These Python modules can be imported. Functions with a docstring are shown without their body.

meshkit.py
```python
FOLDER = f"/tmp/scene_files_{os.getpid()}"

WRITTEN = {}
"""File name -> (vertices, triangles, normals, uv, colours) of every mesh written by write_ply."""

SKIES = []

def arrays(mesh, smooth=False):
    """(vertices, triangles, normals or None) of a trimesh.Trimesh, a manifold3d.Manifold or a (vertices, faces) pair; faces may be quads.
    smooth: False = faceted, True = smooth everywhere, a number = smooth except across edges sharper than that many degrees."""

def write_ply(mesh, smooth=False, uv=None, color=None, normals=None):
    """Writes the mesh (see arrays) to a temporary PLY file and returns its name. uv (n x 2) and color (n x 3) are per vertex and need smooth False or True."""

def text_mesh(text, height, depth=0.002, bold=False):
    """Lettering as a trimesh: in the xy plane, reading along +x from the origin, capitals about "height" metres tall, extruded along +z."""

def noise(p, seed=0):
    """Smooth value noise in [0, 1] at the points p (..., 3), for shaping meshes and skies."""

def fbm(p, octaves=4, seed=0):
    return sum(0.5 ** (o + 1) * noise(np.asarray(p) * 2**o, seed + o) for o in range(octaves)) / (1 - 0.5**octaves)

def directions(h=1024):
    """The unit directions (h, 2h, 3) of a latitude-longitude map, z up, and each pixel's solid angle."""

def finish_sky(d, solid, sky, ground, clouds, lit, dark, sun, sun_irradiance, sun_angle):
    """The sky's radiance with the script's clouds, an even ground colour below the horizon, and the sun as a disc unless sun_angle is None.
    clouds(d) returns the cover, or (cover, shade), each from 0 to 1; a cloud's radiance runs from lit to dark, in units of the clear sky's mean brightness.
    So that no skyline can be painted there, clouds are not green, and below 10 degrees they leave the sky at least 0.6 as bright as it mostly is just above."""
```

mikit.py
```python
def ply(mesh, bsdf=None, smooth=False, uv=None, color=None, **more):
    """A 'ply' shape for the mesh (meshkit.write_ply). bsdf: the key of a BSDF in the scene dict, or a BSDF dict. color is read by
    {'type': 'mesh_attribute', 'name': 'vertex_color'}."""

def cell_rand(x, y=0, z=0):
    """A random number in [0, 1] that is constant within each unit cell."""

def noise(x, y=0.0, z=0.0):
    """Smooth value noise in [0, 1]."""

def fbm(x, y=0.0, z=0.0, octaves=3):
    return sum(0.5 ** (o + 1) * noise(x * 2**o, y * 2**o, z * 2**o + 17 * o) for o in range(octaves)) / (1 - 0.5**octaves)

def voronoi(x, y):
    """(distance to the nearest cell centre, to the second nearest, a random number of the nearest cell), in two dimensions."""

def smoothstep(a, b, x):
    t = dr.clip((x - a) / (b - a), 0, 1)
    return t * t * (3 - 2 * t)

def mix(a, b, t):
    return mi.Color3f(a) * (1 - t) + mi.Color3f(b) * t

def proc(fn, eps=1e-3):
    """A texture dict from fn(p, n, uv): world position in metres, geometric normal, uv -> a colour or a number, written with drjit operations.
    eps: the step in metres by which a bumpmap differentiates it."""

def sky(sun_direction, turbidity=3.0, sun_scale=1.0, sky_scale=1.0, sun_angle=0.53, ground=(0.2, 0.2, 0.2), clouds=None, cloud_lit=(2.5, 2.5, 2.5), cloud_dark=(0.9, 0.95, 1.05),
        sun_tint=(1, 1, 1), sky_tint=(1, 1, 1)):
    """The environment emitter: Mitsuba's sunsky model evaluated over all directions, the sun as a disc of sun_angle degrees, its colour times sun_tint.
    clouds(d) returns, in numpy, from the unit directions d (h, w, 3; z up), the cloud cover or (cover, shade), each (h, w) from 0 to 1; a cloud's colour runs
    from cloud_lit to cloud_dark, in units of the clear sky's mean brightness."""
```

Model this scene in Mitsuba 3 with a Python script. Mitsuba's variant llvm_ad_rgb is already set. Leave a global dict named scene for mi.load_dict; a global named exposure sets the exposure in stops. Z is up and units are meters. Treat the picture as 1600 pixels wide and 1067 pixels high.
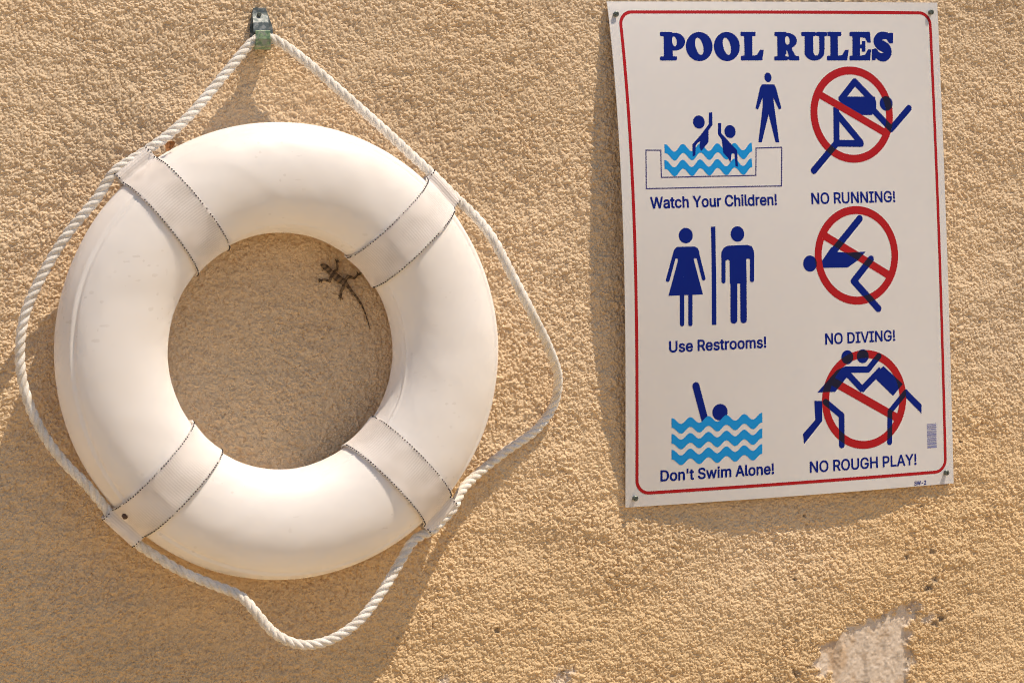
import math
import numpy as np, trimesh, mitsuba as mi, drjit as dr, mikit, meshkit
import manifold3d as m3
from scipy.spatial import cKDTree
from shapely import affinity
from shapely.geometry import Polygon, LineString, Point, box
from shapely.ops import unary_union

# ------------------------------------------------------------------ camera, sky, exposure
T = mi.ScalarTransform4f
EYE = np.array([-0.943607, -3.369149, 1.383901]); AHEAD = np.array([0.361517, 0.932045, -0.024432]); UP = np.array([0.044619, 0.008880, 0.998965])
SUN = (1.28, -1.0, 3.25)
exposure = 1.64
scene = {
    'camera': {'type': 'perspective', 'fov': 22.6199, 'fov_axis': 'x', 'near_clip': 0.05, 'far_clip': 400.0,
               'to_world': T().look_at(origin=EYE.tolist(), target=(EYE + AHEAD).tolist(), up=UP.tolist())},
    'sky': mikit.sky(SUN, turbidity=3, sun_tint=(0.985, 1.0, 1.03), ground=(0.28, 0.22, 0.14)),
}
labels = {}
rng = np.random.default_rng(7)

# ------------------------------------------------------------------ measurements
# wall plane y = 0, depth in front of it towards -y, z up; tables in millimetres
RINGS = [{'c': (382.5, 556.8),
  'rx': 71.7,
  'ry': 70.7,
  'w': 12.01,
  'slash': ('stroke', [(323.2, 589.8), (442.4, 527.3)], 11.08, 'flat')},
 {'c': (379.8, 348.9),
  'rx': 75.0,
  'ry': 70.5,
  'w': 11.07,
  'slash': ('stroke', [(316.9, 383.8), (442.3, 313.5)], 11.84, 'flat')},
 {'c': (386.3, 135.3),
  'rx': 75.4,
  'ry': 71.1,
  'w': 11.58,
  'slash': ('stroke', [(323.5, 169.5), (452.6, 99.3)], 12.38, 'flat')}]
FIGURES = {'adult': [('ell', (244.3, 612.5), 5.0, 7.4),
           ('poly',
            [(233.5, 602.4), (253.7, 602.3), (256.2, 597.7), (263.1, 567.0),
             (258.7, 565.4), (250.7, 582.9), (251.3, 571.3), (252.3, 559.7),
             (255.9, 517.6), (249.9, 517.6), (241.2, 558.4), (227.2, 518.0),
             (221.5, 518.1), (230.2, 559.9), (232.4, 571.5), (233.1, 583.1),
             (224.4, 565.7), (220.3, 567.4), (230.2, 597.8)])],
 'child': [('ell', (127.1, 548.6), 9.2, 9.6),
           ('poly',
            [(144.3, 561.9), (149.4, 562.7), (148.5, 544.1), (141.8, 536.5),
             (140.4, 519.3), (127.7, 506.4), (125.2, 513.3), (127.3, 520.9),
             (124.5, 519.9), (120.0, 515.4), (118.2, 501.0), (113.7, 499.0),
             (114.4, 516.6), (127.4, 528.8), (142.8, 545.3)])],
 'child_001': [('ell', (176.2, 534.2), 8.7, 9.6),
               ('poly',
                [(157.8, 546.7), (162.7, 546.7), (161.6, 532.1), (174.3, 518.8),
                 (185.9, 507.1), (185.8, 483.1), (181.7, 483.8), (181.4, 501.9),
                 (176.8, 503.1), (174.1, 489.6), (170.5, 495.9), (163.2, 503.3),
                 (162.2, 522.5), (156.6, 530.5)])],
 'runner': [('ell', (443.0, 572.9), 11.1, 10.5),
            ('stroke', [(366.6, 581.3), (390.2, 605.5), (418.4, 578.4)], 9.56, 'round'),
            ('poly',
             [(361.1, 583.4), (423.4, 583.0), (425.2, 574.8), (424.6, 564.7),
              (416.4, 556.1), (383.8, 556.4), (360.7, 578.5)]),
            ('stroke', [(417.1, 565.9), (449.5, 534.8), (482.7, 565.5)], 9.38, 'round'),
            ('stroke', [(355.8, 567.4), (352.9, 514.3)], 9.55, 'flat'),
            ('stroke', [(355.3, 559.3), (394.8, 515.4), (395.0, 513.8), (352.9, 514.8)], 9.54,
             'round'),
            ('stroke', [(352.9, 515.0), (311.8, 475.4)], 9.74, 'round')],
 'woman': [('ell', (97.3, 386.2), 11.0, 11.1),
           ('poly',
            [(76.1, 360.0), (78.2, 366.6), (82.8, 370.5), (110.9, 370.1),
             (115.3, 367.5), (118.1, 361.8), (112.6, 352.6), (110.1, 353.6),
             (108.6, 351.7), (121.8, 301.0), (67.5, 301.0), (84.0, 351.5),
             (82.8, 354.0), (79.6, 353.7)]),
           ('stroke', [(79.9, 363.0), (67.0, 323.7)], 5.77, 'round'),
           ('stroke', [(114.0, 362.9), (123.6, 323.7)], 5.79, 'round'),
           ('stroke', [(88.9, 303.9), (88.0, 259.7)], 6.61, 'round'),
           ('stroke', [(102.0, 303.4), (101.1, 259.3)], 6.62, 'round')],
 'divider': [('stroke', [(141.4, 397.8), (138.7, 256.3)], 6.84, 'flat')],
 'man': [('ell', (180.2, 386.0), 10.8, 11.2),
         ('poly',
          [(152.6, 353.4), (153.3, 360.7), (157.3, 366.8), (163.9, 369.7),
           (196.6, 369.7), (202.9, 367.2), (205.9, 361.1), (206.1, 351.7),
           (198.9, 348.8), (195.7, 350.3), (192.8, 349.0), (192.8, 314.6),
           (165.5, 314.5), (165.9, 347.8), (163.2, 349.9), (160.1, 348.0)]),
         ('stroke', [(156.5, 359.5), (155.2, 318.8)], 6.65, 'round'),
         ('stroke', [(202.8, 358.0), (201.4, 318.8)], 6.47, 'round'),
         ('stroke', [(171.9, 319.5), (170.4, 262.2)], 11.03, 'round'),
         ('stroke', [(187.3, 318.9), (186.2, 261.8)], 10.42, 'round')],
 'diver': [('ell', (298.6, 339.4), 11.2, 12.0), ('stroke', [(386.8, 402.8), (341.8, 358.8)], 10.65, 'round'),
           ('poly',
            [(318.9, 342.5), (335.7, 362.1), (346.8, 359.7), (346.6, 354.6),
             (366.5, 353.3), (395.5, 354.0), (381.1, 341.6), (363.1, 331.6),
             (320.9, 332.3)]),
           ('stroke', [(403.9, 342.6), (372.8, 311.0), (414.3, 268.9)], 10.68, 'round')],
 'swimmer': [('stroke', [(108.5, 169.7), (123.3, 115.8)], 10.87, 'round'), ('ell', (146.1, 129.8), 12.1, 11.9)],
 'wrestler': [('ell', (357.8, 199.3), 10.1, 10.4),
              ('poly',
               [(305.3, 149.9), (339.2, 181.3), (355.3, 186.5), (362.5, 181.3),
                (362.3, 175.7), (353.0, 166.7), (335.8, 149.4)]),
              ('stroke', [(354.7, 181.2), (393.2, 179.3), (412.8, 198.4)], 9.31, 'round'),
              ('stroke', [(355.9, 176.7), (383.2, 149.5)], 9.76, 'flat'),
              ('poly',
               [(300.0, 138.0), (313.1, 137.3), (312.5, 107.4), (281.7, 75.6),
                (280.2, 90.5), (301.2, 109.9)]),
              ('stroke', [(318.9, 135.2), (345.8, 113.8), (345.3, 70.2)], 9.51, 'round')],
 'wrestler_001': [('ell', (384.6, 199.5), 10.5, 10.2),
                  ('poly',
                   [(406.7, 171.9), (420.3, 183.3), (454.2, 154.7), (436.3, 137.9),
                    (406.5, 164.6), (402.7, 168.1)]),
                  ('stroke', [(380.4, 149.2), (416.2, 178.6)], 9.79, 'flat'),
                  ('poly', [(460.6, 146.0), (487.0, 122.1), (486.5, 108.6), (458.9, 134.2)]),
                  ('stroke', [(459.2, 142.3), (430.0, 114.7), (428.3, 69.1)], 8.53, 'round')]}
WAVES = [[(69.9, 210.494, 99.047, 517.444, 27.643, 10.756, 12.824, 0.002), (68.497, 209.047, 97.631, 494.903, 27.632, 10.745, 12.811, -0.0)],
 [(70.221, 213.665, 99.273, 125.044, 28.386, 8.909, 14.025, 0.015), (70.14, 213.343, 99.144, 102.269, 28.338, 8.92, 14.043, 0.013),
  (70.081, 213.04, 99.036, 79.464, 28.29, 8.932, 14.061, 0.011)]]
BASIN = [(40.6, 509.5), (63.9, 509.1), (62.7, 470.2), (214.3, 470.0),
 (217.2, 509.7), (259.7, 510.1), (255.9, 453.9), (38.2, 454.7)]
CAPTIONS = [('Watch Your Children!', (44.1, 426.6), (246.5, 426.8), 15.4, True),
 ('NO RUNNING!', (305.6, 426.5), (450.7, 426.4), 15.8, False),
 ('Use Restrooms!', (67.8, 220.0), (221.6, 220.5), 15.3, True),
 ('NO DIVING!', (321.1, 220.2), (442.1, 219.9), 15.5, False),
 ("Don't Swim Alone!", (53.6, 34.2), (231.2, 35.8), 15.2, True),
 ('NO ROUGH PLAY!', (291.2, 32.5), (474.9, 33.2), 15.9, False),
 ('SW-2', (470.8, 1.9), (491.6, 1.8), 5.9, True)]
BARCODE = [(496.9, 92.8), (514.6, 92.2), (510.8, 55.1), (494.5, 56.8)]
TITLE = [('P', [(74.8, 638.4), (114.7, 638.2), (78.8, 677.9)]),
 ('O', [(116.0, 638.2), (158.5, 638.1), (120.0, 677.8)]),
 ('O', [(160.8, 638.0), (202.4, 637.9), (164.7, 677.8)]),
 ('L', [(204.0, 637.9), (241.4, 637.8), (207.8, 677.8)]),
 ('R', [(258.6, 637.7), (300.1, 637.6), (262.2, 677.8)]),
 ('U', [(303.9, 637.6), (347.3, 637.5), (307.3, 677.8)]),
 ('L', [(347.0, 637.5), (383.9, 637.5), (350.3, 677.9)]),
 ('E', [(385.3, 637.5), (422.6, 637.5), (388.4, 677.9)]),
 ('S', [(424.0, 637.5), (460.3, 637.5), (426.9, 678.0)])]
BORDER = [(17.3, 706.9), (527.3, 710.1), (528.4, 20.0), (17.0, 18.2)]
SCREWS = [(10.1, 705.0), (528.4, 709.2), (527.1, 17.2), (13.2, 12.9)]
ROPE = [(7.9, -30.6, 1722.0), (-2.9, -30.6, 1717.7), (-50.2, -40.8, 1669.8), (-99.1, -52.7, 1619.2), (-134.8, -59.5, 1589.7), (-167.9, -61.5, 1568.2), (-187.2, -61.5, 1556.9),
 (-206.3, -61.5, 1545.5), (-233.0, -56.1, 1508.0), (-269.0, -51.0, 1467.4), (-306.7, -47.6, 1410.4), (-331.1, -45.9, 1359.0), (-339.0, -45.0, 1305.3), (-333.7, -45.9, 1259.4),
 (-316.4, -49.3, 1211.1), (-289.2, -54.4, 1168.1), (-262.2, -59.5, 1137.4), (-229.9, -61.5, 1092.6), (-218.7, -61.5, 1077.6), (-205.7, -61.5, 1061.5), (-184.3, -61.5, 1044.7),
 (-141.9, -69.7, 1015.2), (-101.7, -78.2, 995.1), (-67.9, -89.2, 978.2), (-51.2, -95.2, 956.2), (-27.1, -98.6, 926.5), (7.4, -98.6, 909.0), (45.3, -96.9, 910.6), (86.7, -93.5, 929.9),
 (120.9, -86.7, 960.9), (152.8, -78.2, 999.3), (182.9, -69.7, 1034.7), (214.0, -61.5, 1045.0), (227.6, -61.5, 1058.1), (242.1, -61.5, 1070.4), (264.4, -42.0, 1095.0), (294.4, -22.0, 1113.3),
 (343.3, -10.0, 1142.0), (391.4, -9.0, 1169.8), (417.3, -11.0, 1201.1), (418.6, -31.0, 1240.6), (395.0, -60.0, 1284.4), (359.5, -87.0, 1336.7), (330.9, -93.0, 1388.9),
 (306.4, -84.0, 1442.6), (289.5, -72.0, 1469.8), (263.6, -61.5, 1499.0), (249.3, -61.5, 1513.4), (235.0, -61.5, 1527.8), (202.6, -54.4, 1560.3), (169.7, -46.8, 1593.6),
 (118.9, -40.0, 1640.9), (67.6, -36.1, 1686.7), (33.9, -32.3, 1713.1), (20.4, -30.6, 1720.2)]
HOOK = [(9.1, 1753.2), (12.6, 1740.3), (5.6, 1721.7)]
LIZARD = {'spine': [(85.6, -6.5, 1412.4, 2.06), (89.4, -6.5, 1410.3, 4.2), (94.1, -6.5, 1406.6, 4.2), (97.8, -6.5, 1402.6, 3.4), (102.2, -6.5, 1398.7, 4.6), (107.8, -6.5, 1393.6, 5.2),
           (113.4, -6.5, 1389.3, 4.6), (117.8, -6.5, 1386.7, 3.4), (121.9, -5.5, 1382.2, 2.24), (128.0, -5.5, 1373.9, 1.89), (135.4, -5.5, 1364.3, 1.63), (141.2, -4.5, 1355.4, 1.38),
           (145.3, -4.5, 1344.1, 1.12), (148.7, -4.5, 1332.8, 0.86), (151.5, -4.5, 1322.1, 0.69)],
 'limbs': [[(100.4, -6.5, 1400.9, 2.24), (106.7, -6.5, 1405.6, 2.06), (108.0, -5.0, 1411.1, 1.55), (107.7, -4.0, 1415.5, 1.38)],
           [(99.6, -6.5, 1399.1, 2.24), (95.8, -6.5, 1389.9, 1.98), (89.1, -5.0, 1392.7, 1.55), (84.3, -4.0, 1392.0, 1.38)],
           [(117.3, -6.5, 1389.2, 2.41), (122.1, -6.5, 1395.8, 2.15), (131.6, -5.0, 1393.0, 1.72), (137.0, -4.0, 1397.5, 1.38)],
           [(116.6, -6.5, 1387.3, 2.41), (114.3, -6.5, 1380.0, 2.15), (111.3, -5.0, 1374.5, 1.81), (111.7, -4.0, 1369.0, 1.38)]],
 'toes': [[[(107.7, -4.0, 1415.5, 1.12), (106.0, -4.0, 1419.3, 0.6)], [(107.7, -4.0, 1415.5, 1.12), (108.6, -4.0, 1420.0, 0.6)], [(107.7, -4.0, 1415.5, 1.12), (110.9, -4.0, 1418.5, 0.6)],
           [(107.7, -4.0, 1415.5, 1.12), (111.8, -4.0, 1415.7, 0.6)]],
          [[(84.3, -4.0, 1392.0, 1.12), (80.9, -4.0, 1394.2, 0.6)], [(84.3, -4.0, 1392.0, 1.12), (79.9, -4.0, 1391.8, 0.6)], [(84.3, -4.0, 1392.0, 1.12), (81.1, -4.0, 1389.6, 0.6)],
           [(84.3, -4.0, 1392.0, 1.12), (84.5, -4.0, 1388.5, 0.6)]],
          [[(137.0, -4.0, 1397.5, 1.12), (140.6, -4.0, 1400.4, 0.6)], [(137.0, -4.0, 1397.5, 1.12), (144.2, -4.0, 1400.7, 0.6)], [(137.0, -4.0, 1397.5, 1.12), (141.8, -4.0, 1397.4, 0.6)],
           [(137.0, -4.0, 1397.5, 1.12), (136.1, -4.0, 1401.8, 0.6)]],
          [[(111.7, -4.0, 1369.0, 1.12), (108.1, -4.0, 1366.4, 0.6)], [(111.7, -4.0, 1369.0, 1.12), (110.9, -4.0, 1363.4, 0.6)], [(111.7, -4.0, 1369.0, 1.12), (114.1, -4.0, 1364.6, 0.6)],
           [(111.7, -4.0, 1369.0, 1.12), (107.3, -4.0, 1370.4, 0.6)]]]}
PATCH = [(821, 787), (835, 807), (841, 824), (865, 829), (871, 845), (898, 843), (923, 854), (937, 854), (941, 869), (953, 866), (961, 858), (973, 872), (990, 876), (995, 866), (991, 844),
 (982, 835), (984, 818), (979, 807), (989, 784), (977, 771), (979, 751), (976, 732), (953, 725), (894, 733), (860, 753), (851, 773), (850, 782)]
PITS = [(448, 1327, 3), (322, 890, 4), (453, 1327, 3), (1028, 950, 6), (1030, 906, 6), (1021, 895, 7), (794, 925, 3), (1030, 841, 6), (232, 830, 6), (422, 820, 8), (1014, 1019, 3), (814, 1018, 3),
 (817, 1004, 3), (1041, 847, 7), (831, 786, 4), (757, 783, 6), (240, 826, 9), (427, 816, 13), (412, 811, 9), (995, 870, 10), (1017, 849, 9), (789, 788, 8), (813, 795, 6), (1085, 1111, 3),
 (326, 867, 3), (175, 893, 3), (984, 944, 5), (942, 860, 5), (463, 864, 5)]
LEAF = [-138.2, -78.0, 1575.1]
SPOT = [-217.9, -50.0, 1095.2]
HEMS = [(-187.2, 1556.9), (249.3, 1513.4), (-218.7, 1077.6), (227.6, 1058.1)]

# ------------------------------------------------------------------ materials
def bsdf(key, d): scene[key] = d; return key
def principled(base, rough=0.5, spec=0.5, **k):
    b = base if isinstance(base, dict) else {'type': 'rgb', 'value': list(base)}
    return {'type': 'twosided', 'bsdf': {'type': 'principled', 'base_color': b, 'roughness': rough, 'specular': spec, **k}}
VC = {'type': 'mesh_attribute', 'name': 'vertex_color'}
bsdf('plaster_paint', {'type': 'twosided', 'bsdf': {'type': 'diffuse', 'reflectance': VC}})

def vinyl(p, n, uv):
    x, y, z = p.x, p.y, p.z
    g = mikit.fbm(x * 9, y * 9, z * 9, octaves=3)
    speck = mikit.smoothstep(0.80, 0.86, mikit.noise(x * 160, y * 160, z * 160)) * mikit.smoothstep(0.55, 0.7, mikit.noise(x * 14 + 3, y * 14, z * 14))
    c = mikit.mix((0.83, 0.795, 0.765), (0.78, 0.74, 0.70), mikit.smoothstep(0.35, 0.75, g))
    return mikit.mix(c, (0.50, 0.44, 0.38), 0.22 * speck)
def vinyl_bump(p, n, uv):
    return mikit.noise(p.x * 900, p.y * 900, p.z * 900) * 0.5 + mikit.fbm(p.x * 40, p.y * 40, p.z * 40, octaves=3) * 3
bsdf('white_vinyl', {'type': 'twosided', 'bsdf': {'type': 'bumpmap', 'arbitrary': mikit.proc(vinyl_bump, eps=4e-4), 'scale': 0.00016,
     'bsdf': {'type': 'principled', 'base_color': mikit.proc(vinyl), 'roughness': 0.42, 'specular': 0.45}}})

def webbing(p, n, uv):
    rib = 0.5 + 0.5 * dr.sin(uv.x * (2 * math.pi / 3.4))
    g = mikit.fbm(p.x * 30, p.y * 30, p.z * 30, octaves=3)
    c = mikit.mix((0.79, 0.74, 0.705), (0.70, 0.645, 0.60), mikit.smoothstep(0.3, 0.75, g))
    return c * (1 - 0.16 * (1 - rib) * mikit.smoothstep(0.35, 0.65, mikit.noise(p.x * 22, p.y * 22, p.z * 22)))
def webbing_bump(p, n, uv):
    return 0.5 + 0.5 * dr.sin(uv.x * (2 * math.pi / 3.4)) + 0.3 * mikit.noise(uv.x * 1.5, uv.y * 1.5)
bsdf('white_webbing', {'type': 'twosided', 'bsdf': {'type': 'bumpmap', 'arbitrary': mikit.proc(webbing_bump, eps=3e-4), 'scale': 0.00040,
     'bsdf': {'type': 'principled', 'base_color': mikit.proc(webbing), 'roughness': 0.75, 'specular': 0.25}}})
bsdf('black_thread', principled((0.038, 0.036, 0.042), 0.8, 0.2))

def cotton(p, n, uv):
    g = mikit.fbm(p.x * 60, p.y * 60, p.z * 60, octaves=3)
    f = mikit.noise(uv.x * 1.2, uv.y * 14)
    return mikit.mix((0.80, 0.765, 0.71), (0.66, 0.61, 0.54), mikit.smoothstep(0.35, 0.8, g)) * (0.86 + 0.2 * f)
bsdf('white_rope', principled(mikit.proc(cotton), 0.9, 0.15))

def paper(p, n, uv):
    g = mikit.fbm(p.x * 6, p.y * 6, p.z * 6, octaves=2)
    return mikit.mix((0.65, 0.637, 0.637), (0.625, 0.608, 0.603), g)
bsdf('sign_plastic', principled(mikit.proc(paper), 0.38, 0.4))
bsdf('navy_ink', principled((0.002, 0.014, 0.19), 0.5, 0.1))
bsdf('red_ink', principled((0.38, 0.008, 0.012), 0.45, 0.2))
bsdf('blue_ink', principled((0.006, 0.26, 0.66), 0.45, 0.2))
bsdf('overprint_ink', principled((0.008, 0.007, 0.030), 0.45, 0.2))
bsdf('outline_ink', principled((0.065, 0.06, 0.19), 0.45, 0.2))
bsdf('faded_ink', principled((0.19, 0.20, 0.40), 0.45, 0.4))
bsdf('faded_ink_pale', principled((0.38, 0.39, 0.52), 0.45, 0.4))
bsdf('screw_steel', principled((0.13, 0.15, 0.13), 0.45, 0.5, metallic=0.7))
bsdf('dark_slot', principled((0.02, 0.02, 0.02), 0.8, 0.2))

def galvanised(p, n, uv):
    g = mikit.fbm(p.x * 220, p.y * 220, p.z * 220, octaves=3)
    return mikit.mix((0.10, 0.125, 0.13), (0.27, 0.29, 0.29), mikit.smoothstep(0.4, 0.7, g))
bsdf('grey_metal', principled(mikit.proc(galvanised), 0.5, 0.5, metallic=0.35))
def verdigris(p, n, uv):
    g = mikit.fbm(p.x * 260, p.y * 260, p.z * 260, octaves=3)
    c = mikit.mix((0.10, 0.18, 0.11), (0.25, 0.36, 0.20), mikit.smoothstep(0.35, 0.7, g))
    worn = mikit.smoothstep(0.42, 0.62, mikit.fbm(p.x * 150 + 5, p.y * 150, p.z * 150, octaves=3))
    return mikit.mix(c, (0.26, 0.27, 0.24), 0.8 * worn)
bsdf('green_metal', principled(mikit.proc(verdigris), 0.45, 0.5))
bsdf('dry_brown', principled((0.30, 0.13, 0.05), 0.8, 0.2))
bsdf('stain_brown', principled((0.10, 0.065, 0.05), 0.8, 0.2))

def gecko_skin(p, n, uv):
    a = (p.x * 0.72 - p.z * 0.69)                       # along the trunk
    s = dr.sin(a * 900 + 3 * mikit.noise(p.x * 300, p.z * 300))
    c = mikit.mix((0.20, 0.135, 0.08), (0.075, 0.05, 0.032), mikit.smoothstep(-0.2, 0.4, s))
    return c * (0.75 + 0.5 * mikit.noise(p.x * 900, p.y * 900, p.z * 900))
bsdf('lizard_skin', principled(mikit.proc(gecko_skin), 0.7, 0.25))
bsdf('lizard_eye', principled((0.01, 0.01, 0.01), 0.2, 0.5))

def deck(p, n, uv):
    g = mikit.fbm(p.x * 3, p.y * 3, octaves=4)
    s = mikit.noise(p.x * 120, p.y * 120)
    return mikit.mix((0.48, 0.372, 0.213), (0.39, 0.30, 0.168), g) * (0.85 + 0.3 * s)
bsdf('deck_tone', principled(mikit.proc(deck), 0.9, 0.2))

def put(key, mesh, mat, smooth=False, label=None, cat=None, group=None, kind=None, **k):
    scene[key] = mikit.ply(mesh, mat, smooth=smooth, **k)
    say(key, label, cat, group, kind)
def say(key, label=None, cat=None, group=None, kind=None):
    d = {a: b for a, b in (('label', label), ('category', cat), ('group', group), ('kind', kind)) if b}
    if d: labels[key] = d
def numbered(key):
    k, n = key, 0
    while k in scene: n += 1; k = f'{key}_{n:03d}'
    return k

# ------------------------------------------------------------------ pool deck
g = np.array([[-40, -60, 0], [40, -60, 0], [40, 0.1, 0], [-40, 0.1, 0.0]])
put('pool_deck', (g, np.array([[0, 1, 2], [0, 2, 3]])), 'deck_tone', kind='structure')

# ------------------------------------------------------------------ the rough-cast wall
WX0, WX1, WZ0, WZ1 = -0.39, 1.24, 0.725, 1.79            # finely modelled part
FINE, MED = 0.00135, 0.006
def axis(a, b, lo, hi):
    left = np.concatenate([[lo], np.linspace(lo, a - 0.45, 14)[1:-1], np.arange(a - 0.45, a, MED)])
    right = np.concatenate([np.arange(b, b + 0.45, MED) + MED, np.linspace(b + 0.46, hi, 14)])
    return np.concatenate([left[left < a - 1e-6], np.arange(a, b, FINE), right])
X, Z = axis(WX0, WX1, -5.0, 7.0), axis(WZ0, WZ1, -0.02, 3.2)
GX, GZ = np.meshgrid(X, Z, indexing='ij')
Q = np.stack([GX.ravel(), GZ.ravel(), np.zeros(GX.size)], 1)
def fb(s, o, seed, p=None): return meshkit.fbm((Q if p is None else p) * np.array([s[0], s[1], 1.0]), o, seed)
def grains(spacing, seed, rmin, rmax, warp):
    """Rounded grains thrown at the wall: 0 at the foot, about 1 at a grain's crown."""
    r = np.random.default_rng(seed)
    nx, nz = int((WX1 - WX0 + 1.0) / spacing), int((WZ1 - WZ0 + 1.0) / spacing)
    ii, jj = np.meshgrid(np.arange(nx), np.arange(nz), indexing='ij')
    c = np.stack([WX0 - 0.5 + (ii + r.random(ii.shape)) * spacing, WZ0 - 0.5 + (jj + r.random(ii.shape)) * spacing], -1).reshape(-1, 2)
    rad, top = r.uniform(rmin, rmax, len(c)) * spacing, r.uniform(0.45, 1.0, len(c))
    q = Q[:, :2] + warp
    d, k = cKDTree(c).query(q, k=4, workers=-1)
    h = np.sqrt(np.maximum(0, 1 - (d / rad[k]) ** 2)) * top[k]
    return h.max(1)
warp = (np.stack([fb((170, 170), 2, 3), fb((170, 170), 2, 5)], 1) - 0.5) * 0.006
coarse, fine, grit = grains(0.0080, 11, 0.40, 0.95, warp), grains(0.0044, 12, 0.30, 0.85, warp * 0.6), grains(0.0032, 13, 0.35, 0.80, warp * 0.3)
waves_ = fb((9, 24), 3, 21) - 0.5
lumps = fb((95, 110), 3, 22) - 0.5
dens = np.clip(0.75 + 1.1 * (fb((14, 14), 3, 23) - 0.5), 0.35, 1.2)
height = 0.0020 * coarse * dens + 0.0026 * fine * dens + 0.0021 * grit + 0.0036 * lumps + 0.0062 * waves_
bright, dirt, pale = fb((5, 5), 3, 31), np.zeros(len(Q)), np.zeros(len(Q))
for x, z, r in PITS:
    rr = r * 0.00090
    nb = np.where((np.abs(Q[:, 0] - x / 1000) < 3 * rr) & (np.abs(Q[:, 1] - z / 1000) < 3 * rr))[0]
    n_ = (fb((130, 130), 3, x % 50, Q[nb]) - 0.5) * 2.2
    d = np.hypot(Q[nb, 0] - x / 1000, (Q[nb, 1] - z / 1000) * 1.3) / rr + n_
    w = np.clip(1.35 - d, 0, 1)
    height[nb] -= 0.0024 * w
    if r >= 9: pale[nb] = np.maximum(pale[nb], np.clip(w * 2, 0, 1)); continue
    dirt[nb] = np.maximum(dirt[nb], np.clip(w * 1.2 * (0.4 + fb((180, 180), 2, 60 + x % 7, Q[nb])), 0, 1))
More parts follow.
